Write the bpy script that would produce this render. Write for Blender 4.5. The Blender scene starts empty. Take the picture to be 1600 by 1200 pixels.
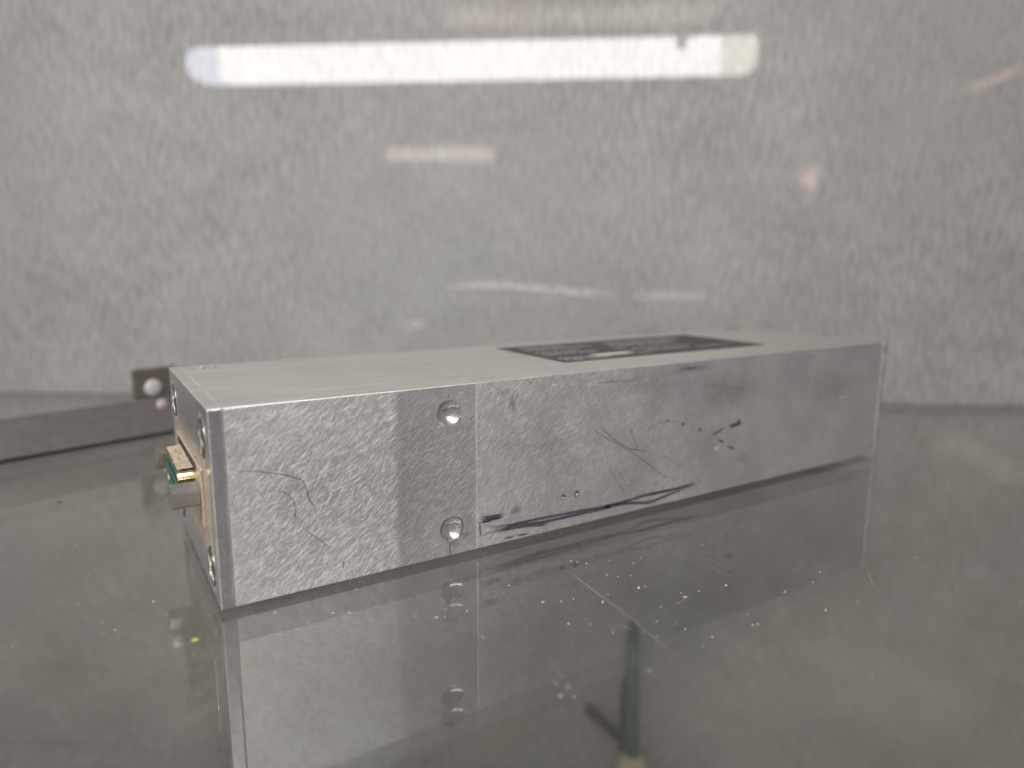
import bpy, bmesh, math, random
from mathutils import Vector, Matrix
random.seed(7)
sc = bpy.context.scene
COL = sc.collection

# ------------------------------------------------------------------ camera
LIFT = 0.0012                       # the module stands on thin pads
FPX, YAW, PITCH, ROLL = 1087.82, 0.5541, 0.17283, 0.00194
CAM = Vector((-0.01822, -0.13687, 0.06693 + LIFT))
fwd = Vector((math.sin(YAW)*math.cos(PITCH), math.cos(YAW)*math.cos(PITCH), -math.sin(PITCH)))
rt0 = Vector((math.cos(YAW), -math.sin(YAW), 0)); up0 = rt0.cross(fwd)
RT = rt0*math.cos(ROLL) + up0*math.sin(ROLL)
UP = -rt0*math.sin(ROLL) + up0*math.cos(ROLL)
cam = bpy.data.cameras.new('camera'); camo = bpy.data.objects.new('camera', cam); COL.objects.link(camo)
camo.matrix_world = Matrix(((RT.x, UP.x, -fwd.x, CAM.x), (RT.y, UP.y, -fwd.y, CAM.y), (RT.z, UP.z, -fwd.z, CAM.z), (0, 0, 0, 1)))
cam.sensor_width = 36; cam.lens = FPX/1600*36
cam.clip_start = 0.005; cam.clip_end = 50
cam.dof.use_dof = True; cam.dof.focus_distance = 0.158; cam.dof.aperture_fstop = 8.0
sc.camera = camo

# ------------------------------------------------------------------ world, exposure
w = bpy.data.worlds.new('World'); sc.world = w; w.use_nodes = True
w.node_tree.nodes['Background'].inputs[0].default_value = (1.0, 0.972, 0.955, 1)
w.node_tree.nodes['Background'].inputs[1].default_value = 0.34
sc.view_settings.view_transform = 'Standard'; sc.view_settings.look = 'None'
sc.view_settings.exposure = 0.0; sc.view_settings.gamma = 1
sc.render.engine = 'CYCLES'
sc.cycles.max_bounces = 12; sc.cycles.transparent_max_bounces = 24
LAMP_E = 28.5

# ------------------------------------------------------------------ the back wall's frame of reference
WA = Vector((-0.058, 0.313, 0)); WU = Vector((0.81669, -0.57708, 0)); WN = Vector((-0.57708, -0.81669, 0))
def W(s, d, z): return WA + WU*s + WN*d + Vector((0, 0, z))

# photo pixel -> point on a plane
def ray(px, py): return fwd + RT*((px-800)/FPX) - UP*((py-600)/FPX)
def on(px, py, p0, n):
    r = ray(px, py); return CAM + r*((p0-CAM).dot(n)/r.dot(n))
def onfront(px, py): return on(px, py, Vector((0, 0, 0)), Vector((0, 1, 0)))
def ontop(px, py): return on(px, py, Vector((0, 0, 0.04+LIFT)), Vector((0, 0, 1)))
def onend(px, py): return on(px, py, Vector((0, 0, 0)), Vector((1, 0, 0)))
def onshelf(px, py): return on(px, py, Vector((0, 0, 0)), Vector((0, 0, 1)))
def onwall(px, py): return on(px, py, WA, WN)

# ------------------------------------------------------------------ node helper
class NT:
    def __init__(s, name):
        s.m = bpy.data.materials.new(name); s.m.use_nodes = True
        s.t = s.m.node_tree; s.t.nodes.clear(); s.out = s.n('ShaderNodeOutputMaterial')
    def n(s, ty, **k):
        a = s.t.nodes.new(ty)
        for q, v in k.items(): setattr(a, q, v)
        return a
    def set(s, sock, v):
        if hasattr(v, 'is_linked') or isinstance(v, bpy.types.NodeSocket): s.t.links.new(v, sock)
        else: sock.default_value = v
    def math(s, op, a, b=0.0, c=0.0, clamp=False):
        q = s.n('ShaderNodeMath', operation=op, use_clamp=clamp)
        s.set(q.inputs[0], a); s.set(q.inputs[1], b)
        if op in ('MULTIPLY_ADD', 'SMOOTH_MIN'): s.set(q.inputs[2], c)
        return q.outputs[0]
    def mapr(s, v, a, b, c, d, smooth=False):
        q = s.n('ShaderNodeMapRange'); q.interpolation_type = 'SMOOTHSTEP' if smooth else 'LINEAR'
        s.set(q.inputs[0], v)
        for i, x in enumerate((a, b, c, d)): s.set(q.inputs[i+1], x)
        return q.outputs[0]
    def coord(s): return s.n('ShaderNodeTexCoord').outputs['Object']
    def mapping(s, v, rot=(0, 0, 0), scale=(1, 1, 1), loc=(0, 0, 0)):
        q = s.n('ShaderNodeMapping'); s.set(q.inputs[0], v)
        q.inputs['Rotation'].default_value = rot; q.inputs['Scale'].default_value = scale; q.inputs['Location'].default_value = loc
        return q.outputs[0]
    def noise(s, v, scale, detail=2, rough=0.5, dist=0.0):
        q = s.n('ShaderNodeTexNoise'); s.set(q.inputs['Vector'], v)
        q.inputs['Scale'].default_value = scale; q.inputs['Detail'].default_value = detail
        q.inputs['Roughness'].default_value = rough; q.inputs['Distortion'].default_value = dist
        return q.outputs[0]
    def mix(s, f, a, b):
        q = s.n('ShaderNodeMix', data_type='RGBA'); s.set(q.inputs[0], f); s.set(q.inputs[6], a); s.set(q.inputs[7], b)
        return q.outputs[2]
    def sep(s, v):
        q = s.n('ShaderNodeSeparateXYZ'); s.set(q.inputs[0], v); return q.outputs
    def pr(s, **k):
        q = s.n('ShaderNodeBsdfPrincipled')
        for a, v in k.items():
            s.set(q.inputs[a.replace('_', ' ')], v)
        return q
    def bump(s, h, strength, dist):
        q = s.n('ShaderNodeBump'); q.inputs['Strength'].default_value = strength; q.inputs['Distance'].default_value = dist
        s.set(q.inputs['Height'], h); return q.outputs[0]
    def done(s, sh):
        s.t.links.new(sh, s.out.inputs[0]); return s.m

def rgb(r, g, b): return (r, g, b, 1)

# ------------------------------------------------------------------ materials
def m_plain(name, col, rough=0.5, metal=0.0, var=0.12, scale=400, spec=0.5):
    k = NT(name); v = k.coord(); n = k.noise(v, scale, 4, 0.6)
    c = k.mix(k.mapr(n, 0.3, 0.7, 0, 1), rgb(*[x*(1-var) for x in col]), rgb(*[min(1, x*(1+var)) for x in col]))
    p = k.pr(Base_Color=c, Roughness=k.mapr(n, 0.3, 0.7, rough*0.85, min(1, rough*1.15)), Metallic=metal)
    p.inputs['Specular IOR Level'].default_value = spec
    return k.done(p.outputs[0])

def m_emit(name, col, e):
    k = NT(name); q = k.n('ShaderNodeEmission'); q.inputs[0].default_value = rgb(*col); q.inputs[1].default_value = e
    return k.done(q.outputs[0])

def scratch_field(k, v, ang, la, lc, thr, seed, warp=0.0006, wscale=22):
    """short strokes in the x-z plane: long la (1/m), thin lc (1/m)"""
    wn = k.n('ShaderNodeTexNoise'); k.set(wn.inputs['Vector'], v); wn.inputs['Scale'].default_value = wscale
    off = k.n('ShaderNodeVectorMath', operation='MULTIPLY_ADD'); k.set(off.inputs[0], wn.outputs[1])
    off.inputs[1].default_value = (warp,)*3; k.set(off.inputs[2], v)
    r = k.mapping(off.outputs[0], rot=(0, ang, 0), loc=(seed, seed*2, seed*3))
    s = k.mapping(r, scale=(la, 40, lc))
    n = k.noise(s, 1.0, 0.6, 0.4)
    return k.mapr(n, thr, thr+0.11, 0, 1, True)

def m_sanded(name, block):
    """sanded aluminium front face, strokes rising to the right"""
    k = NT(name); v = k.coord(); xyz = k.sep(v)
    a = scratch_field(k, v, math.radians(38), 330, 6600, 0.60, 0.013, 0.006)
    b = scratch_field(k, v, math.radians(24), 240, 5800, 0.61, 0.113, 0.006)
    c = scratch_field(k, v, math.radians(57), 430, 6600, 0.615, 0.217, 0.006)
    d = scratch_field(k, v, math.radians(32), 600, 9000, 0.56, 0.317, 0.005)
    fine = k.noise(k.mapping(v, rot=(0, math.radians(35), 0), scale=(1800, 900, 6500)), 1, 3, 0.7)
    strokes = k.math('MAXIMUM', k.math('MAXIMUM', a, b), k.math('MULTIPLY', c, 0.8))
    strokes = k.math('MAXIMUM', k.math('MULTIPLY', strokes, 0.95), k.math('MULTIPLY', d, 0.45))
    fl = k.noise(k.mapping(k.mapping(v, rot=(0, math.radians(33), 0)), scale=(900, 900, 3600), loc=(4, 4, 4)), 1, 1, 0.5)
    strokes = k.math('MAXIMUM', strokes, k.mapr(fl, 0.66, 0.74, 0, 1.2, True))
    cloud = k.noise(v, 70, 4, 0.6)
    cloud2 = k.noise(k.mapping(v, loc=(3, 1, 2)), 28, 3, 0.55)
    if block == 1:
        # the sanding was done in two passes: a duller stripe towards the joint
        edge = k.math('ADD', xyz[0], k.mapr(k.noise(k.mapping(v, scale=(1, 1, 0.3)), 300, 3), 0, 1, -0.0008, 0.0008))
        st = k.mapr(edge, 0.0357, 0.0385, 0, 1, True)
        st = k.math('MULTIPLY', st, k.mapr(xyz[0], 0.040, 0.056, 1.0, 0.55))
        amp = k.mapr(st, 0, 1, 1.0, 0.75)
        lo, hi = rgb(0.46, 0.452, 0.465), rgb(1.0, 0.99, 0.98)
    else:
        st = k.math('MULTIPLY', k.mapr(cloud2, 0.40, 0.68, 0, 1, True), 0.55)
        fade = k.mapr(xyz[0], 0.075, 0.15, 1.0, 0.30)
        amp = k.math('MULTIPLY', fade, k.mapr(cloud, 0.35, 0.7, 0.65, 1.0))
        lo, hi = rgb(0.48, 0.472, 0.486), rgb(1.0, 0.99, 0.98)
    sv = k.math('MULTIPLY', strokes, amp)
    tone = k.math('ADD', k.math('MULTIPLY', sv, 0.80), k.math('MULTIPLY', k.mapr(fine, 0.35, 0.65, 0, 0.50), 1.0))
    tone = k.math('ADD', tone, k.mapr(cloud, 0.3, 0.7, -0.08, 0.14), clamp=True)
    base = k.mix(tone, lo, hi)
    base = k.mix(k.math('MULTIPLY', st, 0.38), base, rgb(0.27, 0.262, 0.285))
    p = k.pr(Base_Color=base, Metallic=1.0, Roughness=k.mapr(sv, 0, 1, 0.46 if block == 1 else 0.50, 0.60))
    h = k.math('ADD', sv, k.math('MULTIPLY', fine, 0.5))
    k.set(p.inputs['Normal'], k.bump(h, 0.10 if block == 1 else 0.08, 0.00006))
    return k.done(p.outputs[0])

def m_top(name, shift):
    """lengthwise brushed aluminium with a thin film of dust"""
    k = NT(name); v = k.coord()
    l1 = k.noise(k.mapping(v, scale=(60, 2600, 60), loc=(shift, 0, 0)), 1, 3, 0.6)
    l2 = k.noise(k.mapping(v, scale=(14, 500, 14), loc=(shift, 0, 0)), 1, 3, 0.6)
    cl = k.noise(v, 45, 4, 0.6)
    t = k.math('ADD', k.math('MULTIPLY', l1, 0.55), k.math('MULTIPLY', l2, 0.45))
    base = k.mix(k.mapr(t, 0.35, 0.65, 0, 1), rgb(0.56, 0.55, 0.52), rgb(0.78, 0.765, 0.73))
    p = k.pr(Base_Color=base, Metallic=1.0, Roughness=k.mapr(t, 0.3, 0.7, 0.38, 0.52))
    k.set(p.inputs['Normal'], k.bump(t, 0.25, 0.0001))
    dust = k.pr(Base_Color=rgb(0.50, 0.47, 0.42), Roughness=0.9)
    ms = k.n('ShaderNodeMixShader'); k.set(ms.inputs[0], k.mapr(cl, 0.35, 0.75, 0.10, 0.30))
    k.t.links.new(p.outputs[0], ms.inputs[1]); k.t.links.new(dust.outputs[0], ms.inputs[2])
    return k.done(ms.outputs[0])

def m_alu(name, col=(0.62, 0.615, 0.62), rough=0.3, streak=(120, 120, 1200), amt=0.25, bump=0.1):
    k = NT(name); v = k.coord()
    n = k.noise(k.mapping(v, scale=streak), 1, 3, 0.6); c = k.noise(v, 160, 4, 0.65)
    t = k.math('ADD', k.math('MULTIPLY', n, 0.6), k.math('MULTIPLY', c, 0.4))
    base = k.mix(k.mapr(t, 0.3, 0.7, 0, 1), rgb(*[x*(1-amt) for x in col]), rgb(*[min(1, x*(1+amt)) for x in col]))
    p = k.pr(Base_Color=base, Metallic=1.0, Roughness=k.mapr(c, 0.3, 0.7, rough*0.8, rough*1.3))
    k.set(p.inputs['Normal'], k.bump(t, bump, 0.0001))
    return k.done(p.outputs[0])

def m_endface():
    """satin end plate with beige dust caked round the connector"""
    k = NT('end_face_aluminium'); v = k.coord(); xyz = k.sep(v)
    n = k.noise(k.mapping(v, scale=(300, 60, 2200)), 1, 3, 0.6)
    base = k.mix(n, rgb(0.56, 0.56, 0.555), rgb(0.74, 0.73, 0.72))
    p = k.pr(Base_Color=base, Metallic=1.0, Roughness=k.mapr(n, 0.3, 0.7, 0.26, 0.40))
    k.set(p.inputs['Normal'], k.bump(n, 0.12, 0.0001))
    dy = k.math('MAXIMUM', k.math('SUBTRACT', k.math('ABSOLUTE', k.math('SUBTRACT', xyz[1], 0.0307)), 0.0235), 0.0)
    dz = k.math('MAXIMUM', k.math('SUBTRACT', k.math('ABSOLUTE', k.math('SUBTRACT', xyz[2], 0.0195)), 0.0055), 0.0)
    d = k.math('SQRT', k.math('ADD', k.math('MULTIPLY', dy, dy), k.math('MULTIPLY', dz, dz)))
    g = k.noise(v, 260, 5, 0.7)
    mask = k.math('MULTIPLY', k.mapr(d, 0.0, 0.0085, 0.95, 0.0, True), k.mapr(g, 0.32, 0.58, 0.15, 1.0, True))
    fc = k.noise(v, 3000, 3, 0.7)
    dust = k.pr(Base_Color=k.mix(fc, rgb(0.30, 0.235, 0.155), rgb(0.56, 0.47, 0.35)), Roughness=0.95)
    ms = k.n('ShaderNodeMixShader'); k.set(ms.inputs[0], mask)
    k.t.links.new(p.outputs[0], ms.inputs[1]); k.t.links.new(dust.outputs[0], ms.inputs[2])
    return k.done(ms.outputs[0])

def m_wall():
    """grey sheet with a short fibrous grain under a glossy face"""
    k = NT('wall_laminate'); v = k.coord()
    c1 = k.noise(v, 9, 5, 0.62); c2 = k.noise(k.mapping(v, loc=(4, 2, 1)), 26, 4, 0.6)
    c3 = k.noise(k.mapping(v, loc=(9, 3, 5)), 5, 3, 0.5)
    f1 = k.noise(k.mapping(v, rot=(0, math.radians(-14), 0), scale=(560, 50, 90)), 1, 3, 0.65)
    f2 = k.noise(k.mapping(v, rot=(0, math.radians(-32), 0), scale=(680, 50, 110), loc=(2, 0, 5)), 1, 3, 0.65)
    f3 = k.noise(k.mapping(v, rot=(0, math.radians(10), 0), scale=(700, 60, 160), loc=(5, 0, 1)), 1, 2, 0.6)
    f4 = k.noise(k.mapping(v, rot=(0, math.radians(-20), 0), scale=(520, 50, 120), loc=(7, 0, 3)), 1, 2, 0.6)
    t = k.math('ADD', k.math('MULTIPLY', c1, 0.10), k.math('MULTIPLY', c2, 0.15))
    t = k.math('ADD', t, k.math('MULTIPLY', f1, 0.24)); t = k.math('ADD', t, k.math('MULTIPLY', f2, 0.22))
    t = k.math('ADD', t, k.math('MULTIPLY', f3, 0.15)); t = k.math('ADD', t, k.math('MULTIPLY', f4, 0.14))
    base = k.mix(k.mapr(t, 0.42, 0.58, 0, 1), rgb(0.235, 0.228, 0.219), rgb(0.425, 0.414, 0.401))
    base = k.mix(k.mapr(c3, 0.40, 0.62, 0, 0.45, True), base, k.mix(k.mapr(c1, 0.4, 0.6, 0, 1), rgb(0.365, 0.330, 0.322), rgb(0.322, 0.334, 0.316)))
    p = k.pr(Base_Color=base, Roughness=0.012, IOR=1.5)
    p.inputs['Specular IOR Level'].default_value = 0.275
    k.set(p.inputs['Normal'], k.bump(k.noise(v, 7, 2, 0.4), 0.02, 0.004))
    return k.done(p.outputs[0])

def m_glass():
    """clear float glass sheet: see-through body, Schlick reflection on both faces, faint grime"""
    k = NT('shelf_glass'); v = k.coord()
    geo = k.n('ShaderNodeNewGeometry'); dt = k.n('ShaderNodeVectorMath', operation='DOT_PRODUCT')
    k.set(dt.inputs[0], geo.outputs['Normal']); k.set(dt.inputs[1], geo.outputs['Incoming'])
    ca = k.math('ABSOLUTE', dt.outputs['Value'])
    f = k.math('MULTIPLY_ADD', k.math('POWER', k.math('SUBTRACT', 1.0, ca, clamp=True), 4.5), 0.945, 0.055)
    tr = k.n('ShaderNodeBsdfTransparent'); tr.inputs[0].default_value = rgb(0.93, 0.933, 0.912)
    gl = k.n('ShaderNodeBsdfGlossy'); gl.inputs[0].default_value = rgb(1, 1, 1); gl.inputs['Roughness'].default_value = 0.012
    a = k.n('ShaderNodeMixShader'); k.set(a.inputs[0], f)
    k.t.links.new(tr.outputs[0], a.inputs[1]); k.t.links.new(gl.outputs[0], a.inputs[2])
    df = k.n('ShaderNodeBsdfDiffuse'); df.inputs[0].default_value = rgb(0.55, 0.53, 0.50)
    g1 = k.noise(v, 16, 5, 0.65); g2 = k.noise(v, 900, 2, 0.6)
    grime = k.math('MULTIPLY', k.mapr(g1, 0.42, 0.72, 0.004, 0.045, True), k.mapr(g2, 0.3, 0.7, 0.6, 1.3))
    up = k.sep(geo.outputs['Normal'])[2]
    grime = k.math('MULTIPLY', grime, k.math('GREATER_THAN', k.sep(geo.outputs['True Normal'])[2], -2.0))
    b = k.n('ShaderNodeMixShader'); k.set(b.inputs[0], grime)
    k.t.links.new(a.outputs[0], b.inputs[1]); k.t.links.new(df.outputs[0], b.inputs[2])
    return k.done(b.outputs[0])

def m_soft(name, col, strength=1.0, nscale=900, nlo=0.25, nhi=0.6, rough=0.7):
    """a stain whose edge thins out: coverage comes from the 'fade' attribute broken up by grain"""
    k = NT(name); v = k.coord()
    at = k.n('ShaderNodeAttribute', attribute_name='fade')
    n = k.noise(v, nscale, 4, 0.7)
    f = k.math('MULTIPLY', k.math('MULTIPLY', at.outputs['Fac'], strength), k.mapr(n, nlo, nhi, 0.25, 1.0), clamp=True)
    p = k.pr(Base_Color=rgb(*col), Roughness=rough); t = k.n('ShaderNodeBsdfTransparent')
    ms = k.n('ShaderNodeMixShader'); k.set(ms.inputs[0], f)
    k.t.links.new(t.outputs[0], ms.inputs[1]); k.t.links.new(p.outputs[0], ms.inputs[2])
    return k.done(ms.outputs[0])

M = dict(
    sand1=m_sanded('sanded_aluminium_light', 1), sand2=m_sanded('sanded_aluminium_dull', 2),
    top1=m_top('brushed_top_a', 0.3), top2=m_top('brushed_top_b', 2.1),
    edge=m_alu('smooth_plate_edge', (0.50, 0.49, 0.52), 0.26, (500, 500, 120), 0.18, 0.08),
    endface=m_endface(), cup=m_alu('turned_hole', (0.56, 0.55, 0.53), 0.24, (900, 900, 900), 0.12, 0.05),
    screw=m_alu('nickel_screw', (0.27, 0.25, 0.22), 0.33, (300, 300, 300), 0.18, 0.06),
    hexm=m_alu('hex_post_nickel', (0.54, 0.50, 0.46), 0.27, (200, 900, 900), 0.14, 0.10),
    shell=m_alu('tinned_shell_brass', (0.70, 0.58, 0.34), 0.25, (300, 300, 300), 0.18, 0.08),
    teal=m_plain('teal_plastic', (0.012, 0.17, 0.15), 0.4, 0, 0.3, 900),
    dark=m_plain('dark_recess', (0.03, 0.028, 0.026), 0.6),  # near-black colour paints the shade inside holes, slot and connector gap
    worn=m_alu('worn_edge', (0.84, 0.82, 0.79), 0.46, (900, 300, 900), 0.22, 0.2), dull=m_alu('dull_dent', (0.30, 0.29, 0.28), 0.50, (900, 900, 900), 0.12, 0.05),  # the pale metal paints highlights on worn edges, screw slots and seats
    pad=m_plain('pad_rubber', (0.03, 0.03, 0.03), 0.8),
    plate=m_plain('nameplate_dark', (0.082, 0.077, 0.076), 0.75, 0.0, 0.25, 500, 0.15),
    print_=m_plain('nameplate_print', (0.38, 0.37, 0.36), 0.6, 0.0, 0.2, 2500),
    pinkp=m_plain('nameplate_field', (0.52, 0.46, 0.44), 0.6, 0.0, 0.1, 800),
    wall=m_wall(), glass=m_glass(),
    strip=m_plain('shelf_edge_seal', (0.17, 0.17, 0.155), 0.6),
    bracket=m_plain('bracket_paint', (0.152, 0.139, 0.134), 0.42, 0.0, 0.14, 300),
    bracketd=m_plain('bracket_ear_paint', (0.10, 0.082, 0.070), 0.5, 0.0, 0.14, 300),
    rivet=m_plain('rivet_alloy', (0.42, 0.41, 0.39), 0.35, 0.0, 0.06, 300),
    pink=m_plain('pink_rivet', (0.50, 0.40, 0.42), 0.35, 0.0, 0.06, 300),
    green=m_plain('green_lacquer', (0.004, 0.115, 0.042), 0.35, 0, 0.25, 200),
    blackm=m_plain('black_plastic', (0.018, 0.018, 0.018), 0.5),
    wood=m_plain('beige_wood', (0.42, 0.35, 0.23), 0.7, 0, 0.2, 260),
    house=m_plain('lamp_housing', (0.30, 0.30, 0.30), 0.5),
    lampon=m_emit('lamp_diffuser', (1.0, 0.972, 0.955), LAMP_E),
    lampl=m_emit('lamp_end_cool', (0.80, 0.87, 1.0), LAMP_E*0.72),
    lampr=m_emit('lamp_end_warm', (1.0, 0.96, 0.84), LAMP_E*0.66),
    pinklamp=m_emit('pink_lamp', (1.0, 0.84, 0.80), 9.0), amber=m_emit('amber_lamp', (1.0, 0.86, 0.62), 4.0),
    dustw=m_plain('dust_white', (0.80, 0.78, 0.74), 0.9), flakey=m_plain('flake_yellow', (0.42, 0.40, 0.06), 0.7),
    flakeo=m_plain('flake_orange', (0.52, 0.41, 0.29), 0.7), flaked=m_plain('flake_dark', (0.03, 0.03, 0.03), 0.7),
    pen=m_soft('pen_ink', (0.045, 0.040, 0.060), 1.0, 1300, 0.10, 0.42), scr=m_soft('dark_scratch', (0.06, 0.055, 0.055), 0.9, 2500, 0.3, 0.5),
    smear=m_soft('grime_smear', (0.075, 0.07, 0.062), 0.8, 420, 0.3, 0.7), hair=m_plain('dust_hair', (0.05, 0.04, 0.03), 0.8),
    lightscr=m_soft('light_scratch', (0.60, 0.59, 0.56), 0.55, 1800, 0.35, 0.65),
    scuff=m_soft('pale_scuff', (0.72, 0.70, 0.67), 0.80, 300, 0.15, 0.55), scuffp=m_soft('pinkish_scuff', (0.72, 0.62, 0.595), 0.95, 260, 0.1, 0.5),  # the pinkish one paints mirrored streaks and spots as colour
)

# ------------------------------------------------------------------ mesh helpers
def link(name, me, parent=None, mats=()):
    o = bpy.data.objects.new(name, me); COL.objects.link(o)
    for m in mats: me.materials.append(m)
    if parent is not None: o.parent = parent
    return o
def finish(bm, name, parent, mats, smooth=False):
    me = bpy.data.meshes.new(name); bm.normal_update(); bm.to_mesh(me); bm.free()
    if smooth:
        for p in me.polygons: p.use_smooth = True
    return link(name, me, parent, mats)
def tag(o, label=None, cat=None, group=None, kind=None):
    if label: o['label'] = label
    if cat: o['category'] = cat
    if group: o['group'] = group
    if kind: o['kind'] = kind
    return o
def empty(name, loc=(0, 0, 0)):
    o = bpy.data.objects.new(name, None); COL.objects.link(o); o.location = loc; o.empty_display_size = 0.01; return o
def bm_box(x0, x1, y0, y1, z0, z1, bev=0.0, seg=2):
    bm = bmesh.new(); bmesh.ops.create_cube(bm, size=1)
    for q in bm.verts: q.co = Vector(((x0+x1)/2+q.co.x*(x1-x0), (y0+y1)/2+q.co.y*(y1-y0), (z0+z1)/2+q.co.z*(z1-z0)))
    if bev: bmesh.ops.bevel(bm, geom=bm.edges[:], offset=bev, segments=seg, affect='EDGES', profile=0.5)
    return bm
def top_mat(bm, idx=1):
    for f in bm.faces:
        f.normal_update()
        if f.normal.z > 0.9: f.material_index = idx
def lathe(prof, seg=40):
    """profile of (r, h): turned about the x axis, h along -x"""
    bm = bmesh.new(); rings = []
    for r, h in prof:
        if r < 1e-7: rings.append([bm.verts.new((-h, 0, 0))])
        else: rings.append([bm.verts.new((-h, r*math.cos(2*math.pi*i/seg), r*math.sin(2*math.pi*i/seg))) for i in range(seg)])
    for a, b in zip(rings, rings[1:]):
        for i in range(seg):
            j = (i+1) % seg
            if len(a) == 1: bm.faces.new((a[0], b[i], b[j]))
            elif len(b) == 1: bm.faces.new((a[i], b[0], a[j]))
            else: bm.faces.new((a[i], b[i], b[j], a[j]))
    bmesh.ops.recalc_face_normals(bm, faces=bm.faces[:])
    return bm
def place(bm, mat): bm.transform(mat); return bm
def cut(o, cutters):
    """boolean difference, applied"""
    for c in cutters:
        md = o.modifiers.new('cut', 'BOOLEAN'); md.operation = 'DIFFERENCE'; md.solver = 'EXACT'; md.object = c
    dg = bpy.context.evaluated_depsgraph_get(); dg.update()
    me = bpy.data.meshes.new_from_object(o.evaluated_get(dg)); o.modifiers.clear(); o.data = me
    for c in cutters: bpy.data.objects.remove(c)
def ribbon(name, pts, width, mat, parent, nrm, lift=0.00003, taper=True, jitter=0.0, alpha=1.0):
    """soft stroke along pts (Vectors in a plane with normal nrm)"""
    n = nrm.normalized(); P = []
    for a, b in zip(pts, pts[1:]):
        k = max(2, int((b-a).length/(width*1.5)))
        P += [a.lerp(b, i/k) for i in range(k)]
    P.append(pts[-1])
    if len(P) > 4:                                     # soften the corners
        for _ in range(2): P = [P[0]] + [(P[i-1]+P[i]*2+P[i+1])/4 for i in range(1, len(P)-1)] + [P[-1]]
    vs, fs, fd = [], [], []
    for i, p in enumerate(P):
        t = (P[min(i+1, len(P)-1)]-P[max(i-1, 0)]).normalized(); s = n.cross(t)
        u = i/(len(P)-1); e = min(1, min(u, 1-u)*6+0.15) if taper else 1
        wd = width*0.5*(1+random.uniform(-jitter, jitter)); a = alpha*(1+random.uniform(-jitter, 0))
        for c, f in ((-1, 0), (-0.55, 0.85), (0, 1), (0.55, 0.85), (1, 0)):
            vs.append(p + s*wd*c + n*lift); fd.append(f*a*e)
    for i in range(len(P)-1):
        for j in range(4): fs.append((i*5+j, i*5+j+1, i*5+j+6, i*5+j+5))
    me = bpy.data.meshes.new(name); me.from_pydata(vs, [], fs)
    at = me.attributes.new('fade', 'FLOAT', 'POINT'); at.data.foreach_set('value', fd)
    return link(name, me, parent, [mat])
def blob(name, c, rx, ry, ex, ey, mat, parent, nrm, lift=0.00003, alpha=1.0):
    vs, fd, fs = [c+nrm*lift], [alpha], []
    S = 24; ph = random.random()*6
    for q, (k, f) in enumerate(((0.4, 0.8), (0.75, 0.35), (1, 0))):
        for i in range(S):
            t = 2*math.pi*i/S; wob = 1+0.16*math.sin(3*t+ph)+0.09*math.sin(7*t+2*ph)
            vs.append(c+nrm*lift+ex*(rx*k*wob*math.cos(t))+ey*(ry*k*wob*math.sin(t))); fd.append(f*alpha)
    for i in range(S):
        j = (i+1) % S; fs.append((0, 1+i, 1+j))
        for q in range(2): fs.append((1+q*S+i, 1+(q+1)*S+i, 1+(q+1)*S+j, 1+q*S+j))
    me = bpy.data.meshes.new(name); me.from_pydata(vs, [], fs)
    at = me.attributes.new('fade', 'FLOAT', 'POINT'); at.data.foreach_set('value', fd)
    return link(name, me, parent, [mat])

EX, EY, EZ = Vector((1, 0, 0)), Vector((0, 1, 0)), Vector((0, 0, 1))
WROT = Matrix(((WU.x, -WN.x, 0, WA.x), (WU.y, -WN.y, 0, WA.y), (0, 0, 1, 0), (0, 0, 0, 1)))   # local x along wall, y into wall

# ------------------------------------------------------------------ the setting
wall = finish(bm_box(-0.75, 1.25, 0, 0.012, -0.245, 0.62), 'wall', None, [M['wall']]); wall.matrix_world = WROT
tag(wall, 'mottled grey glossy back wall behind the glass shelf', 'wall', kind='structure')
deck = finish(bm_box(-0.75, 1.25, -0.52, -0.0005, -0.245, -0.2070), 'lower_deck', None, [M['wall']]); deck.matrix_world = WROT
tag(deck, 'grey lower deck under the glass shelf', 'deck', kind='structure')
GT = 0.0026
shelf = finish(bm_box(-0.74, 1.24, -0.50, -0.0032, -GT, 0.0), 'glass_shelf', None, [M['glass']]); shelf.matrix_world = WROT
tag(shelf, 'dusty clear glass shelf carrying the aluminium module', 'shelf', kind='structure')
seal = finish(bm_box(-0.74, 1.24, -0.0030, -0.0004, -GT, 0.0003, 0.0002, 1), 'edge_seal', shelf, [M['strip']])

def wl(px, py):
    p = onwall(px, py) - WA; return Vector((p.dot(WU), 0, p.z))
NW = Vector((0, -1, 0))  # pinkish marks are reflections painted on the wall, pale ones are scuffs
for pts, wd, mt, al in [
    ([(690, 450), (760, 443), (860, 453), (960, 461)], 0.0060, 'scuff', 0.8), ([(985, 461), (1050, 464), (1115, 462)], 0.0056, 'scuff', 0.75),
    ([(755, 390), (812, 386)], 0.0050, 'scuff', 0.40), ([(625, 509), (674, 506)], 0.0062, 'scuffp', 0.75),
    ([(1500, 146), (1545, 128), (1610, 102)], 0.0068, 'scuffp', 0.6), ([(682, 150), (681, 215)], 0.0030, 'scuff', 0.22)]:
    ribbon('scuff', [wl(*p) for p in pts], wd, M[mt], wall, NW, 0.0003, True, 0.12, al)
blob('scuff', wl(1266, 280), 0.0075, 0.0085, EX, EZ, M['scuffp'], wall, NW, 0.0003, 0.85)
ribbon('scuff', [wl(1440, 676), (wl(1520, 700)), wl(1610, 758)], 0.015, M['scuffp'], wall, NW, 0.0003, True, 0.05, 0.8)  # soft pink reflection, painted on the wall below the shelf

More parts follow.
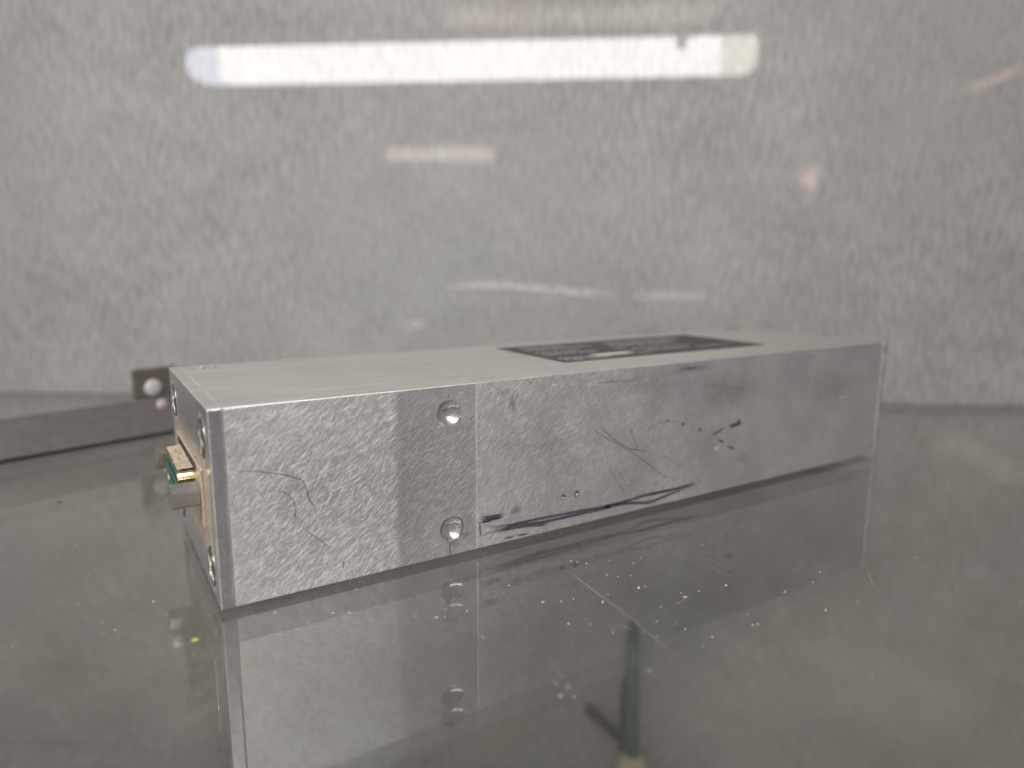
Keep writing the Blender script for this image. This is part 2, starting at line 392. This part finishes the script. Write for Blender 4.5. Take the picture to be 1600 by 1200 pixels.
# ------------------------------------------------------------------ the lamp that mirrors in the wall
def wall_lamp(px0, px1, py0, py1, D, depth, label, mats, group=None, cap=0.0, rnd=0.45):
    k = (0.34445+D)/0.34445; S0, Z0 = 0.2921, CAM.z
    a, b = wl(px0, (py0+py1)/2), wl(px1, (py0+py1)/2)
    zt, zb = wl((px0+px1)/2, py0).z, wl((px0+px1)/2, py1).z
    s0, s1 = S0+(a.x-S0)*k, S0+(b.x-S0)*k; z1, z0 = Z0+(zt-Z0)*k, Z0+(zb-Z0)*k
    r = empty('strip_lamp', W((s0+s1)/2, D, z0)); r.rotation_euler = (0, 0, math.atan2(WU.y, WU.x))
    h = (s1-s0)/2; H = z1-z0
    def part(n, x0, x1, m, end=0):
        bm = bm_box(x0, x1, 0, depth, 0, H)
        ed = [e for e in bm.edges if (abs(e.verts[0].co.y-e.verts[1].co.y) > 1e-6 and (end and abs(e.verts[0].co.x-(x1 if end > 0 else x0)) < 1e-6))
              or (abs(e.verts[0].co.x-e.verts[1].co.x) > 1e-6 and e.verts[0].co.y < 1e-6 and False)]
        if ed: bmesh.ops.bevel(bm, geom=ed, offset=H*(rnd if end < 0 else rnd*0.6), segments=8, affect='EDGES', profile=0.5)
        return finish(bm, n, r, [m])
    if cap:
        part('diffuser', -h+cap, h-cap, mats[0]); part('end_cap', -h, -h+cap-0.0002, mats[1], -1); part('end_cap', h-cap+0.0002, h, mats[2], 1)
    else: part('diffuser', -h, h, mats[0])
    finish(bm_box(-h*0.97, h*0.97, -depth*0.9, -0.0005, H*0.1, H*0.9, 0.002 if H > 0.02 else 0), 'housing', r, [M['house']])
    tag(r, label, 'lamp', group)
    return r, h, H
lamp, hL, HL = wall_lamp(308, 1174, 75, 126, 0.40, 0.022, 'long white strip lamp mirrored as a bright bar in the wall', (M['lampon'], M['lampl'], M['lampr']), cap=0.034)
lamp.rotation_euler = (0, math.radians(-0.30), math.atan2(WU.y, WU.x))
# a small dark clip over the diffuser
bm = bmesh.new(); cx = hL-0.072
for y in (0.0225, 0.026):
    for x, z in ((-0.0055, HL+0.003), (0.0065, HL+0.003), (0.001, HL-0.0125), (-0.003, HL-0.012)): bm.verts.new((cx+x, y, z))
bm.verts.ensure_lookup_table(); q = bm.verts
for f in ((0, 1, 2, 3), (7, 6, 5, 4), (0, 4, 5, 1), (1, 5, 6, 2), (2, 6, 7, 3), (3, 7, 4, 0)): bm.faces.new([q[i] for i in f])
bmesh.ops.recalc_face_normals(bm, faces=bm.faces[:])
finish(bm, 'clip', lamp, [M['blackm']])
wall_lamp(608, 772, 233, 251, 2.6, 0.05, 'short pinkish lamp mirrored below the bright bar in the wall', (M['pinklamp'],))
wall_lamp(702, 1110, 18, 38, 2.2, 0.05, 'faint amber lamp mirrored above the bright bar in the wall', (M['amber'],))  # glowing strip that stands in for an amber streak mirrored in the wall

# ------------------------------------------------------------------ the aluminium module
L, WD, HT, XS, TP = 0.22038, 0.0615, 0.040, 0.05678, 0.00266
Z0, Z1 = LIFT, LIFT+HT
mod = empty('aluminium_module', (0, 0, 0))
tag(mod, 'long sanded aluminium electronics module with a multi-pin connector on its end', 'electronics module')

blk = finish(bm_box(TP+0.00003, XS-0.00001, 0, WD, Z0, Z1, 0.00019, 2), 'front_block', mod, [M['sand1'], M['top1'], M['worn']])
for p in blk.data.polygons:
    if p.normal.z > 0.8: p.material_index = 1
hsg = finish(bm_box(XS+0.00001, L-0.0020, 0, WD, Z0, Z1, 0.00019, 2), 'housing', mod, [M['sand2'], M['top2'], M['worn']])
for p in hsg.data.polygons:
    if p.normal.z > 0.8: p.material_index = 1
def worn(o, idx):  # bevel faces take the paler metal as a painted edge highlight
    for p in o.data.polygons:
        a = sorted(abs(c) for c in p.normal)
        if a[2] < 0.985 and p.normal.z > -0.3: p.material_index = idx
rp = finish(bm_box(L-0.00192, L, -0.0001, WD, Z0+0.0002, Z1, 0.0003, 2), 'rear_plate', mod, [M['edge'], M['top2'], M['worn']])
for p in rp.data.polygons:
    if p.normal.z > 0.8: p.material_index = 1
ep = finish(bm_box(0, TP-0.00004, -0.0001, WD, Z0, Z1, 0.00022, 2), 'end_plate', mod, [M['edge'], M['endface'], M['top1'], M['worn']])
for p in ep.data.polygons:
    if p.normal.x < -0.8: p.material_index = 1
    elif p.normal.z > 0.8: p.material_index = 2
worn(blk, 2); worn(hsg, 2); worn(rp, 2); worn(ep, 3)
for x0, x1 in ((0.008, 0.016), (0.198, 0.206)):
    for y0 in (0.006, WD-0.014):
        finish(bm_box(x0, x1, y0, y0+0.008, 0.0, Z0+0.0001), 'pad', mod, [M['pad']])

# turned holes in the side
RX = Matrix.Rotation(math.radians(90), 4, 'Z')              # -x axis -> -y axis
def side(bm, c): return place(bm, Matrix.Translation(c) @ RX)
holes = [onfront(701, 646), onfront(706, 826)]
cutters = []
for c in holes:
    b = lathe([(0, 0.004), (0.00300, 0.004), (0.00300, -0.004), (0, -0.004)], 48); side(b, c); cutters.append(finish(b, 'cutter', None, []))
slot0 = ontop(301, 571); 
cutters.append(finish(bm_box(0.0045, 0.0105, WD-0.0085, WD-0.0009, Z1-0.004, Z1+0.001), 'cutter', None, []))
cut(blk, cutters)
for i, c in enumerate(holes):
    pr = []
    for j in range(13):
        t = j/12; pr.append((0.00296*t, -0.00165*(1-t*t)-0.00025))
    b = lathe(pr, 48); side(b, c+Vector((-0.00012*i, 0, 0)))
    d = finish(b, 'turned_hole', blk, [M['cup']], True)
fl = finish(bm_box(0.0047, 0.0103, WD-0.0083, WD-0.0011, Z1-0.0038, Z1-0.0022), 'slot_floor', blk, [M['dark']])
# punch marks in the housing
cutters = []; dents = [onfront(880, 777), onfront(901, 771.5)]
for c, r in zip(dents, (0.00062, 0.00066)):
    b = lathe([(0, 0.002), (r, 0.002), (r, -0.001), (0, -0.001)], 24); side(b, c); cutters.append(finish(b, 'cutter', None, []))
cut(hsg, cutters)
for c, r in zip(dents, (0.00061, 0.00065)):
    b = lathe([(0, -0.0007), (r*0.5, -0.00052), (r*0.9, -0.0002), (r, 0.00002), (r*1.25, 0.00006), (r*1.4, -0.00002)], 24); side(b, c); finish(b, 'punch_mark', hsg, [M['dull']], True)

# screws in the end plate
def make_screw():
    b = lathe([(0, 0.00040), (0.0020, 0.00038), (0.0036, 0.00032), (0.0041, 0.00020), (0.0044, -0.0016), (0, -0.0016)], 40)
    o = finish(b, 'screw', None, [M['screw'], M['worn']])
    c1 = finish(bm_box(-0.002, 0.0006, -0.0033, 0.0033, -0.00065, 0.00065), 'cutter', None, [])
    c2 = finish(bm_box(-0.0021, 0.0005, -0.00065, 0.00065, -0.0033, 0.0033), 'cutter', None, [])
    for c in (c1, c2):
        c.data.materials.append(M['screw']); c.data.materials.append(M['worn'])
        for p in c.data.polygons: p.material_index = 1
    cut(o, [c1, c2]); return o
sp = make_screw()
spots = [(0.0082, 0.0328, 0.25), (0.0078, 0.0062, 0.65), (WD-0.0082, 0.0328, 0.9), (WD-0.0082, 0.0062, 0.1)]
cutters = []
for y, z, a in spots:
    b = lathe([(0, 0.002), (0.00448, 0.002), (0.00448, -0.0019), (0, -0.0019)], 40); place(b, Matrix.Translation((0, y, z+LIFT))); cutters.append(finish(b, 'cutter', None, []))
cut(ep, cutters)
for i, (y, z, a) in enumerate(spots):
    s = sp if i == 0 else sp.copy()
    if i: COL.objects.link(s)
    s.parent = ep; s.location = (0, y, z+LIFT); s.rotation_euler = (a, 0, 0)
    r = lathe([(0.0043, -0.0001), (0.0045, 0.00006), (0.0050, 0.00004), (0.0051, -0.0001)], 40)
    ro = finish(r, 'screw_seat', ep, [M['worn']], True); ro.location = (0, y, z+LIFT)

# connector
ZC = 0.0195+LIFT; YC = WD/2
def dshape(w, h, r, slant=0.0012, n=6):
    """outline of the D-shaped shell in (y, z)"""
    c = [(-w/2+slant, -h/2), (w/2-slant, -h/2), (w/2, h/2), (-w/2, h/2)]; out = []
    for i, (y, z) in enumerate(c):
        a = Vector(c[i-1]); b = Vector((y, z)); d = Vector(c[(i+1) % 4])
        p, q = b+(a-b).normalized()*r, b+(d-b).normalized()*r
        for t in range(n+1):
            u = t/n; out.append(p*(1-u)**2+b*2*u*(1-u)+q*u*u)
    return out
def prism(out, x0, x1, inner=None):
    bm = bmesh.new(); n = len(out)
    A = [bm.verts.new((x0, YC+p.x, ZC+p.y)) for p in out]; B = [bm.verts.new((x1, YC+p.x, ZC+p.y)) for p in out]
    for i in range(n): bm.faces.new((A[i], A[(i+1) % n], B[(i+1) % n], B[i]))
    if inner:
        C = [bm.verts.new((x0, YC+p.x, ZC+p.y)) for p in inner]; D = [bm.verts.new((x1, YC+p.x, ZC+p.y)) for p in inner]
        for i in range(n):
            j = (i+1) % n
            bm.faces.new((C[i], D[i], D[j], C[j])); bm.faces.new((A[i], C[i], C[j], A[j])); bm.faces.new((B[i], B[j], D[j], D[i]))
    else: bm.faces.new(A); bm.faces.new(B)
    bmesh.ops.recalc_face_normals(bm, faces=bm.faces[:]); return bm
con = finish(bm_box(-0.0006, 0.0001, YC-0.0196, YC+0.0196, ZC-0.0062, ZC+0.0062, 0.0002, 1), 'connector', mod, [M['endface']])
finish(prism(dshape(0.0250, 0.0086, 0.0026), -0.0040, -0.0006, dshape(0.0244, 0.0080, 0.0023)), 'shell', con, [M['shell']], False)
ins = finish(prism(dshape(0.0242, 0.0078, 0.0022), -0.0037, -0.0004), 'insert', con, [M['teal']])
pin = lathe([(0, 0.0001), (0.0006, 0.0001), (0.0006, -0.0005), (0, -0.0005)], 10); pin0 = finish(pin, 'contact_hole', con, [M['dark']])  # solid dark discs paint the shade of the contact openings
k = 0
for row, cnt in ((1, 8), (-1, 7)):
    for i in range(cnt):
        o = pin0 if k == 0 else pin0.copy()
        if k: COL.objects.link(o); o.parent = con
        o.location = (-0.0037, YC+(i-(cnt-1)/2)*0.00277, ZC+row*0.00142); k += 1
def hexpost():
    r = 0.00475/2/math.cos(math.pi/6)
    bm = lathe([(0, 0.0056), (r*0.55, 0.0056), (r*0.86, 0.0056), (r, 0.0053), (r, 0.0004), (r*0.9, 0.0002), (0, 0.0002)], 6)
    return finish(bm, 'jack_screw', con, [M['hexm']])
hx = hexpost(); hx2 = hx.copy(); COL.objects.link(hx2); hx2.parent = con
hx.location = (-0.0004, YC-0.01665, ZC+0.0004); hx2.location = (-0.0004, YC+0.01665, ZC+0.0004); hx.rotation_euler = (0.60, 0, 0); hx2.rotation_euler = (0.45, 0, 0)
finish(bm_box(-0.00075, -0.0006, YC-0.0138, YC+0.0150, ZC+0.0044, ZC+0.0058), 'cutout', con, [M['dark']])  # dark strip paints the shade of the gap above the shell
# fluff caught on the shell
bm = bmesh.new()
for i in range(190):
    y = YC+random.uniform(-0.0123, 0.0118); x = -random.uniform(0.0004, 0.0036); z = ZC+0.0043
    a = random.gauss(0.3, 0.7); ln = random.uniform(0.0008, 0.0026); cv = random.uniform(-0.8, 0.8); prev = None; hh = 0
    for q in range(5):
        wv = Vector((0.00003, 0.00002, 0)); p = Vector((x, y, z+0.00002+hh))
        pair = (bm.verts.new(p-wv), bm.verts.new(p+wv))
        if prev: bm.faces.new((prev[0], prev[1], pair[1], pair[0]))
        prev = pair; x -= math.cos(a)*ln/4; y += math.sin(a)*ln/4; a += cv/3; hh += random.uniform(0, 0.00012)
tag(finish(bm, 'fluff', con, [M['hair']]), 'dark fluff on top of the connector shell', kind='stuff')
crust = m_plain('dust_crust', (0.47, 0.39, 0.28), 0.95, 0, 0.3, 2500)
bm = bmesh.new(); G = 60
rows = [[bm.verts.new((-0.0038+0.0032*j/6, YC-0.0110+0.0220*i/G, ZC+0.00432+random.uniform(0, 0.00022))) for j in range(7)] for i in range(G+1)]
for i in range(G):
    for j in range(6): bm.faces.new((rows[i][j], rows[i][j+1], rows[i+1][j+1], rows[i+1][j]))
finish(bm, 'dust_layer', con, [crust], True)

# nameplate on top
Y0, Y1, X0, X1 = 0.0155, 0.0522, 0.0930, 0.1752
NZ = Z1+0.00015
npl = finish(bm_box(X0, X1, Y0, Y1, Z1+0.00001, NZ, 0), 'nameplate', mod, [M['plate']])
bm = npl.data
def bars(name, x0, x1, y0, y1, mat, gaps=True):
    bm = bmesh.new(); x = x0
    while x < x1-0.0003:
        ww = random.uniform(0.0006, 0.0015) if gaps else x1-x0
        e = min(x+ww, x1)
        v = [bm.verts.new(p) for p in ((x, y0, NZ+0.00003), (e, y0, NZ+0.00003), (e, y1, NZ+0.00003), (x, y1, NZ+0.00003))]; bm.faces.new(v)
        x = e+(random.uniform(0.00025, 0.0005) if random.random() > 0.18 else random.uniform(0.0009, 0.0016))
    return finish(bm, name, npl, [mat])
for (a, b, y, h) in [(0.0955, 0.1120, 0.0180, 0.0016), (0.0955, 0.1080, 0.0212, 0.0014), (0.0965, 0.1160, 0.0300, 0.0018), (0.0965, 0.1130, 0.0345, 0.0016), (0.0975, 0.1230, 0.0415, 0.0022), (0.0975, 0.1150, 0.0462, 0.0016),
                      (0.1290, 0.1530, 0.0350, 0.0022), (0.1290, 0.1600, 0.0395, 0.0022), (0.1300, 0.1640, 0.0440, 0.0022), (0.1290, 0.1480, 0.0225, 0.0018), (0.1520, 0.1680, 0.0225, 0.0016), (0.1290, 0.1550, 0.0280, 0.0018)]:
    bars('print_line', a, b, y, y+h, M['print_'])
bars('print_field', 0.1085, 0.1228, 0.0205, 0.0250, M['pinkp'], False)
bars('print_field', 0.1252, 0.1258, Y0, 0.0350, M['pinkp'], False)
# a dark chip at the back edge of the top
blob('stain', Vector((0.2085, 0.0575, Z1)), 0.0065, 0.0022, EX, EY, M['smear'], hsg, EZ, 0.00003, 1.0)

# pen marks, scratches and smears on the side
NF = Vector((0, -1, 0)); PXM = 0.000138
def fpts(pts): return [onfront(*p) for p in pts]
def z6(*a): return [(900+x/3.077, 500+y/3.077) for x, y in a]
def z8(*a): return [(340+x/4, 600+y/4) for x, y in a]
def z5(*a): return [(560+x/4, 720+y/4) for x, y in a]
def z3(*a): return [(560+x/4, 500+y/4) for x, y in a]
for pts, wpx, par in [
    (z5((762, 362), (830, 352), (910, 342)), 6, hsg), (z5((764, 374), (840, 366), (900, 352)), 4, hsg), (z5((765, 388), (800, 380), (840, 372)), 3, hsg),
    (z5((765, 468), (860, 435), (960, 405), (1150, 385), (1300, 350), (1600, 285)) + z6((120, 905), (240, 880), (350, 880), (420, 850), (575, 787)), 4.2, hsg),
    (z5((785, 402), (830, 415), (960, 400), (1100, 368), (1320, 325), (1600, 277)) + z6((120, 900), (240, 872), (330, 842), (480, 812), (575, 783)), 4.0, hsg),
    (z5((860, 440), (1000, 412), (1190, 395)), 4.5, hsg), (z6((330, 845), (480, 812), (575, 785)), 3.6, hsg),
    (z5((758, 378), (762, 470)), 2, hsg), (z5((910, 487), (975, 470)), 2.6, hsg), (z5((985, 468), (1062, 455)), 2.2, hsg),
    (z6((735, 512), (770, 505), (798, 488)), 7, hsg), (z6((780, 470), (785, 510)), 5, hsg), (z6((712, 518), (655, 555)), 3.2, hsg), (z6((680, 573), (712, 592)), 3, hsg), (z6((725, 603), (762, 622)), 3, hsg),
    (z6((505, 498), (522, 504)), 4.5, hsg), (z6((585, 526), (606, 530)), 4.5, hsg), (z6((430, 486), (450, 486)), 3, hsg)]:
    ribbon('pen_mark', fpts(pts), wpx*PXM*1.75, M['pen'], par, NF, 0.00003, True, 0.12, 0.80)
for pts, wpx, par, al in [
    (z6((60, 510), (130, 560), (240, 620), (320, 670), (420, 750), (490, 770)), 1.6, hsg, .8), (z6((115, 515), (190, 580), (260, 620), (345, 630)), 2.0, hsg, .9),
    (z6((255, 515), (280, 570), (295, 620)), 1.8, hsg, .9), (z6((330, 535), (390, 500), (440, 485), (490, 490)), 1.4, hsg, .7),
    (z6((160, 710), (200, 780), (235, 832)), 1.3, hsg, .6), (z6((200, 720), (245, 800), (287, 790)), 1.3, hsg, .6), (z6((410, 650), (480, 690), (500, 722)), 1.6, hsg, .6),
    (z6((75, 560), (105, 598)), 1.3, hsg, .5), (z6((370, 785), (400, 783)), 2.4, hsg, .6), (z6((110, 302), (200, 296), (300, 288)), 1.4, hsg, .5),
    (z6((0, 335), (110, 318)), 1.2, hsg, .35), (z6((500, 237), (590, 229)), 3.2, hsg, .6), (z6((608, 305), (640, 322), (690, 308)), 1.8, hsg, .5), (z6((1100, 178), (1150, 176)), 3, hsg, .5),
    (z8((100, 525), (105, 545), (250, 545), (430, 570), (530, 600), (557, 660), (570, 720), (605, 765), (625, 832)), 1.5, blk, .85),
    (z8((370, 668), (430, 680), (470, 720), (490, 780), (485, 842)), 1.5, blk, .8), (z8((478, 790), (486, 842)), 2.2, blk, .5), (z8((238, 652), (290, 712)), 1.3, blk, .7),
    (z8((550, 915), (620, 960), (702, 1022)), 1.3, blk, .6), (z8((785, 1095), (785, 1152)), 1.8, blk, .6), (z8((822, 1103), (822, 1128)), 1.6, blk, .5),
    (z5((571, 505), (572, 592)), 1.8, blk, .9), (z5((700, 335), (702, 365)), 2.4, blk, .7), (z3((1050, 368), (1082, 402)), 1.4, hsg, .6), (z3((1505, 396), (1600, 380)), 1.6, hsg, .6),
    (z3((562, 455), (566, 500)), 2, blk, .6), (z3((992, 440), (990, 500)), 2.4, hsg, .6)]:
    ribbon('scratch', fpts(pts), wpx*PXM*1.2, M['scr'], par, NF, 0.00003, True, 0.25, al)
for (x, y, rx, ry, al, par) in [(807, 797, 10, 9, .85, hsg), (712, 848, 11, 8, .6, blk), (801, 628, 6, 22, .55, hsg), (787, 612, 14, 9, .35, hsg), (1140, 612, 44, 34, .40, hsg), (1080, 576, 40, 8, .45, hsg), (1365, 692, 9, 8, .45, hsg), (1160, 715, 12, 12, .35, hsg), (726, 836, 10, 6, .5, blk), (1000, 600, 60, 20, .22, hsg), (1300, 600, 70, 30, .22, hsg), (870, 690, 45, 20, .18, hsg)]:
    c = onfront(x, y); sx = (onfront(x+1, y)-c).length
    blob('smear', c, rx*sx, ry*PXM*(1 if x < 900 else 1.3), EX, EZ, M['smear'], par, NF, 0.00002, al)
for (x, y, rx) in [(866, 602, 7), (1297, 549, 5), (1315, 620, 6), (1120, 700, 12)]:
    blob('rub', onfront(x, y), rx*PXM, rx*PXM*0.7, EX, EZ, M['scuff'], par, NF, 0.000025, 0.6)

# ------------------------------------------------------------------ bracket behind the module
b0, b1 = onshelf(-60, 737), onshelf(262, 680)
bd = (b1-b0).normalized(); bn = Vector((-bd.y, bd.x, 0)); blen = (b1-b0).length+0.006
br = empty('angle_bracket', b0); br.rotation_euler = (0, 0, math.atan2(bd.y, bd.x))
tag(br, 'brownish grey metal angle bracket with an upright eared end on the glass', 'bracket')
finish(bm_box(0, blen, 0, 0.002, 0.0014, 0.0157, 0.0004, 2), 'web', br, [M['bracket']])
finish(bm_box(0, blen, 0.0021, 0.018, 0.0003, 0.0023, 0.0004, 2), 'flange', br, [M['bracket']])
finish(bm_box(0, blen, 0.0001, 0.0018, 0.0, 0.0013), 'foot_strip', br, [M['blackm']])  # black strip paints the contact shade under the web
E0 = (onshelf(216, 688)-b0).length
ear = finish(bm_box(E0, blen, 0.0001, 0.0021, 0.0158, 0.0275, 0.0008, 2), 'ear', br, [M['bracketd']])
rv = lathe([(0, 0.0012), (0.0018, 0.0010), (0.0030, 0.0005), (0.0034, -0.0002)], 28); place(rv, Matrix.Translation((E0+0.0072, 0, 0.0198)) @ RX); finish(rv, 'rivet', ear, [M['rivet']], True)
rv = lathe([(0, 0.0008), (0.0014, 0.0006), (0.0022, -0.0002)], 24); place(rv, Matrix.Translation((E0+0.0098, 0, 0.0128)) @ RX); finish(rv, 'rivet', br, [M['pink']], True)  # small reflection on the bracket, painted as a pink dome

# ------------------------------------------------------------------ below the shelf: a green rod leaning on the wall, a dark one beside it
def tube(name, a, b, r0, r1, mat, parent, seg=20):
    d = (b-a); bm = bmesh.new(); q = d.to_track_quat('Z', 'Y').to_matrix().to_4x4()
    bmesh.ops.create_cone(bm, cap_ends=True, segments=seg, radius1=r0, radius2=r1, depth=d.length)
    bm.transform(Matrix.Translation((a+b)/2) @ q); return finish(bm, name, parent, [mat], True)
gp = wl(983, 1196); gt = wl(988, 985)
base = W(gp.x, 0.0115, -0.2070)
rod = empty('green_rod', base); tag(rod, 'thin green rod with a beige foot standing below the glass shelf', 'rod')
topp = W(gt.x, 0.004, gt.z)-base
tube('shaft', Vector((0, 0, 0.016)), topp, 0.0034, 0.0030, M['green'], rod)
tube('cap', topp, topp+(topp-Vector((0, 0, .014))).normalized()*0.006, 0.0031, 0.0026, M['blackm'], rod)
bm = bmesh.new(); bmesh.ops.create_uvsphere(bm, u_segments=24, v_segments=14, radius=0.0095); bmesh.ops.transform(bm, matrix=Matrix.Translation((0, 0, 0.0095)), verts=bm.verts[:]); finish(bm, 'foot', rod, [M['wood']], True)
k0 = empty('dark_hook', W(wl(975, 1150).x, 0.0045, -0.2070)); tag(k0, 'dark forked rod leaning behind the green rod below the glass', 'rod')
o0 = k0.location
def kp(px, py, d): p = wl(px, py); return W(p.x, d, p.z)-o0
tube('stem', Vector((0, 0, 0)), kp(976, 1060, 0.0035), 0.0026, 0.0022, M['blackm'], k0)
tube('prong', kp(973, 1150, 0.004), kp(918, 1100, 0.0035), 0.0026, 0.0026, M['blackm'], k0)

# ------------------------------------------------------------------ dust and flakes on the glass
def speck(bm, c, l, wd, a, h):
    ca, sa = math.cos(a), math.sin(a); vs = []
    for z, kk in ((0.00002, 1.0), (h, 0.6)):
        for (u, v) in ((-1, -0.6), (-0.2, -1), (1, -0.4), (0.7, 0.8), (-0.5, 0.9)):
            u *= l/2*kk*random.uniform(.7, 1.2); v *= wd/2*kk*random.uniform(.7, 1.2)
            vs.append(bm.verts.new((c.x+u*ca-v*sa, c.y+u*sa+v*ca, z)))
    bm.faces.new(vs[5:]); 
    for i in range(5): bm.faces.new((vs[i], vs[(i+1) % 5], vs[5+(i+1) % 5], vs[5+i]))
bm = bmesh.new()
def blocked(p): return -0.001 < p.x < L+.001 and -0.0005 < p.y < WD+.001
for px, py, l in [(1002, 872, .5), (892, 877, .6), (902, 878, .5), (952, 876, .5), (1134, 915, .5), (1092, 924, .5), (1008, 916, .4), (950, 929, .4), (1064, 927, .4), (985, 900, .4), (848, 941, .9), (682, 965, 1.2), (695, 964, .5), (730, 955, .6), (696, 953, .5), (795, 915, .9), (877, 940, .5), (896, 936, .6), (923, 976, .4), (888, 975, .6), (1168, 960, .5), (1098, 1010, .5), (1015, 1048, .7), (868, 1068, .6), (888, 1073, .6), (876, 1088, .7), (896, 1089, .6), (1070, 933, 1.6), (240, 940, 1.1), (180, 984, .5), (260, 960, .4), (430, 957, .8), (520, 958, .9), (546, 958, .9), (1312, 793, .5), (1328, 831, .5), (1340, 940, .8), (1362, 1056, .7), (1270, 910, .7), (1226, 926, .6), (1135, 915, .5), (1113, 995, .6), (1595, 940, .6), (159, 973, .4), (98, 850, .5), (120, 853, .4), (162, 990, .4), (122, 943, .4), (20, 1010, .5), (1450, 840, .5)]:
    p = onshelf(px, py)
    if not blocked(p): speck(bm, p, l*0.0007, 0.00020, random.uniform(-.9, .5), 0.00010)
for i in range(1300):
    px = random.uniform(-30, 1640); py = random.uniform(700, 1230); p = onshelf(px, py)
    if blocked(p) or (CAM-p).length < 0.07: continue
    if random.random() > (0.75 if 700 < px < 1250 and 850 < py < 1100 else 0.30): continue
    l = 0.00011+0.00038*random.random()**3
    if py > 1000: l *= 0.6
    speck(bm, p, l, l*random.uniform(.25, .6), random.uniform(0, 6.28), l*0.25)
tag(finish(bm, 'dust_specks', None, [M['dustw']]), 'fine pale dust specks scattered over the glass shelf', 'dust', kind='stuff')
def flake(name, px, py, l, wd, m, label, h=0.00025):
    c = onshelf(px, py); bm = bmesh.new(); speck(bm, Vector((0, 0, 0)), l, wd, random.uniform(-.6, .6), h)
    o = finish(bm, name, None, [M[m]]); o.location = c; tag(o, label, 'flake')
flake('yellow_flake', 305, 1000, 0.0014, 0.0010, 'flakey', 'small yellow flake on the glass below the connector end')
flake('orange_flake', 998, 919, 0.0009, 0.0006, 'flakeo', 'pale orange crumb on the glass in front of the module')
flake('ochre_flake', 942, 941, 0.0008, 0.0005, 'flakeo', 'small ochre crumb on the glass beside the long fine scratch')
flake('dark_flake', 93, 785, 0.0012, 0.0008, 'flaked', 'small dark crumb on the glass in front of the bracket')
IW = WROT.inverted()
def spts(pts): return [IW @ onshelf(*p) for p in pts]
for pts, wpx, al in [([(880, 886), (930, 925), (990, 970), (1060, 1028)], 1.6, .7), ([(884, 890), (960, 945), (1010, 980)], 1.0, .5), ([(1085, 872), (1110, 885), (1150, 905)], 1.0, .5), ([(1355, 890), (1365, 917)], 1.4, .6), ([(960, 977), (978, 979), (988, 983)], 2.0, .9), ([(853, 1022), (872, 1050), (890, 1072)], 1.5, .35), ([(1055, 945), (1078, 932)], 2, .6), ([(820, 875), (990, 1020)], .8, .25), ([(1110, 1060), (1118, 1050)], 2.5, .5)]:
    ribbon('scratch', spts(pts), wpx*0.00013*1.3, M['lightscr'], shelf, EZ, 0.00003, True, 0.2, al)
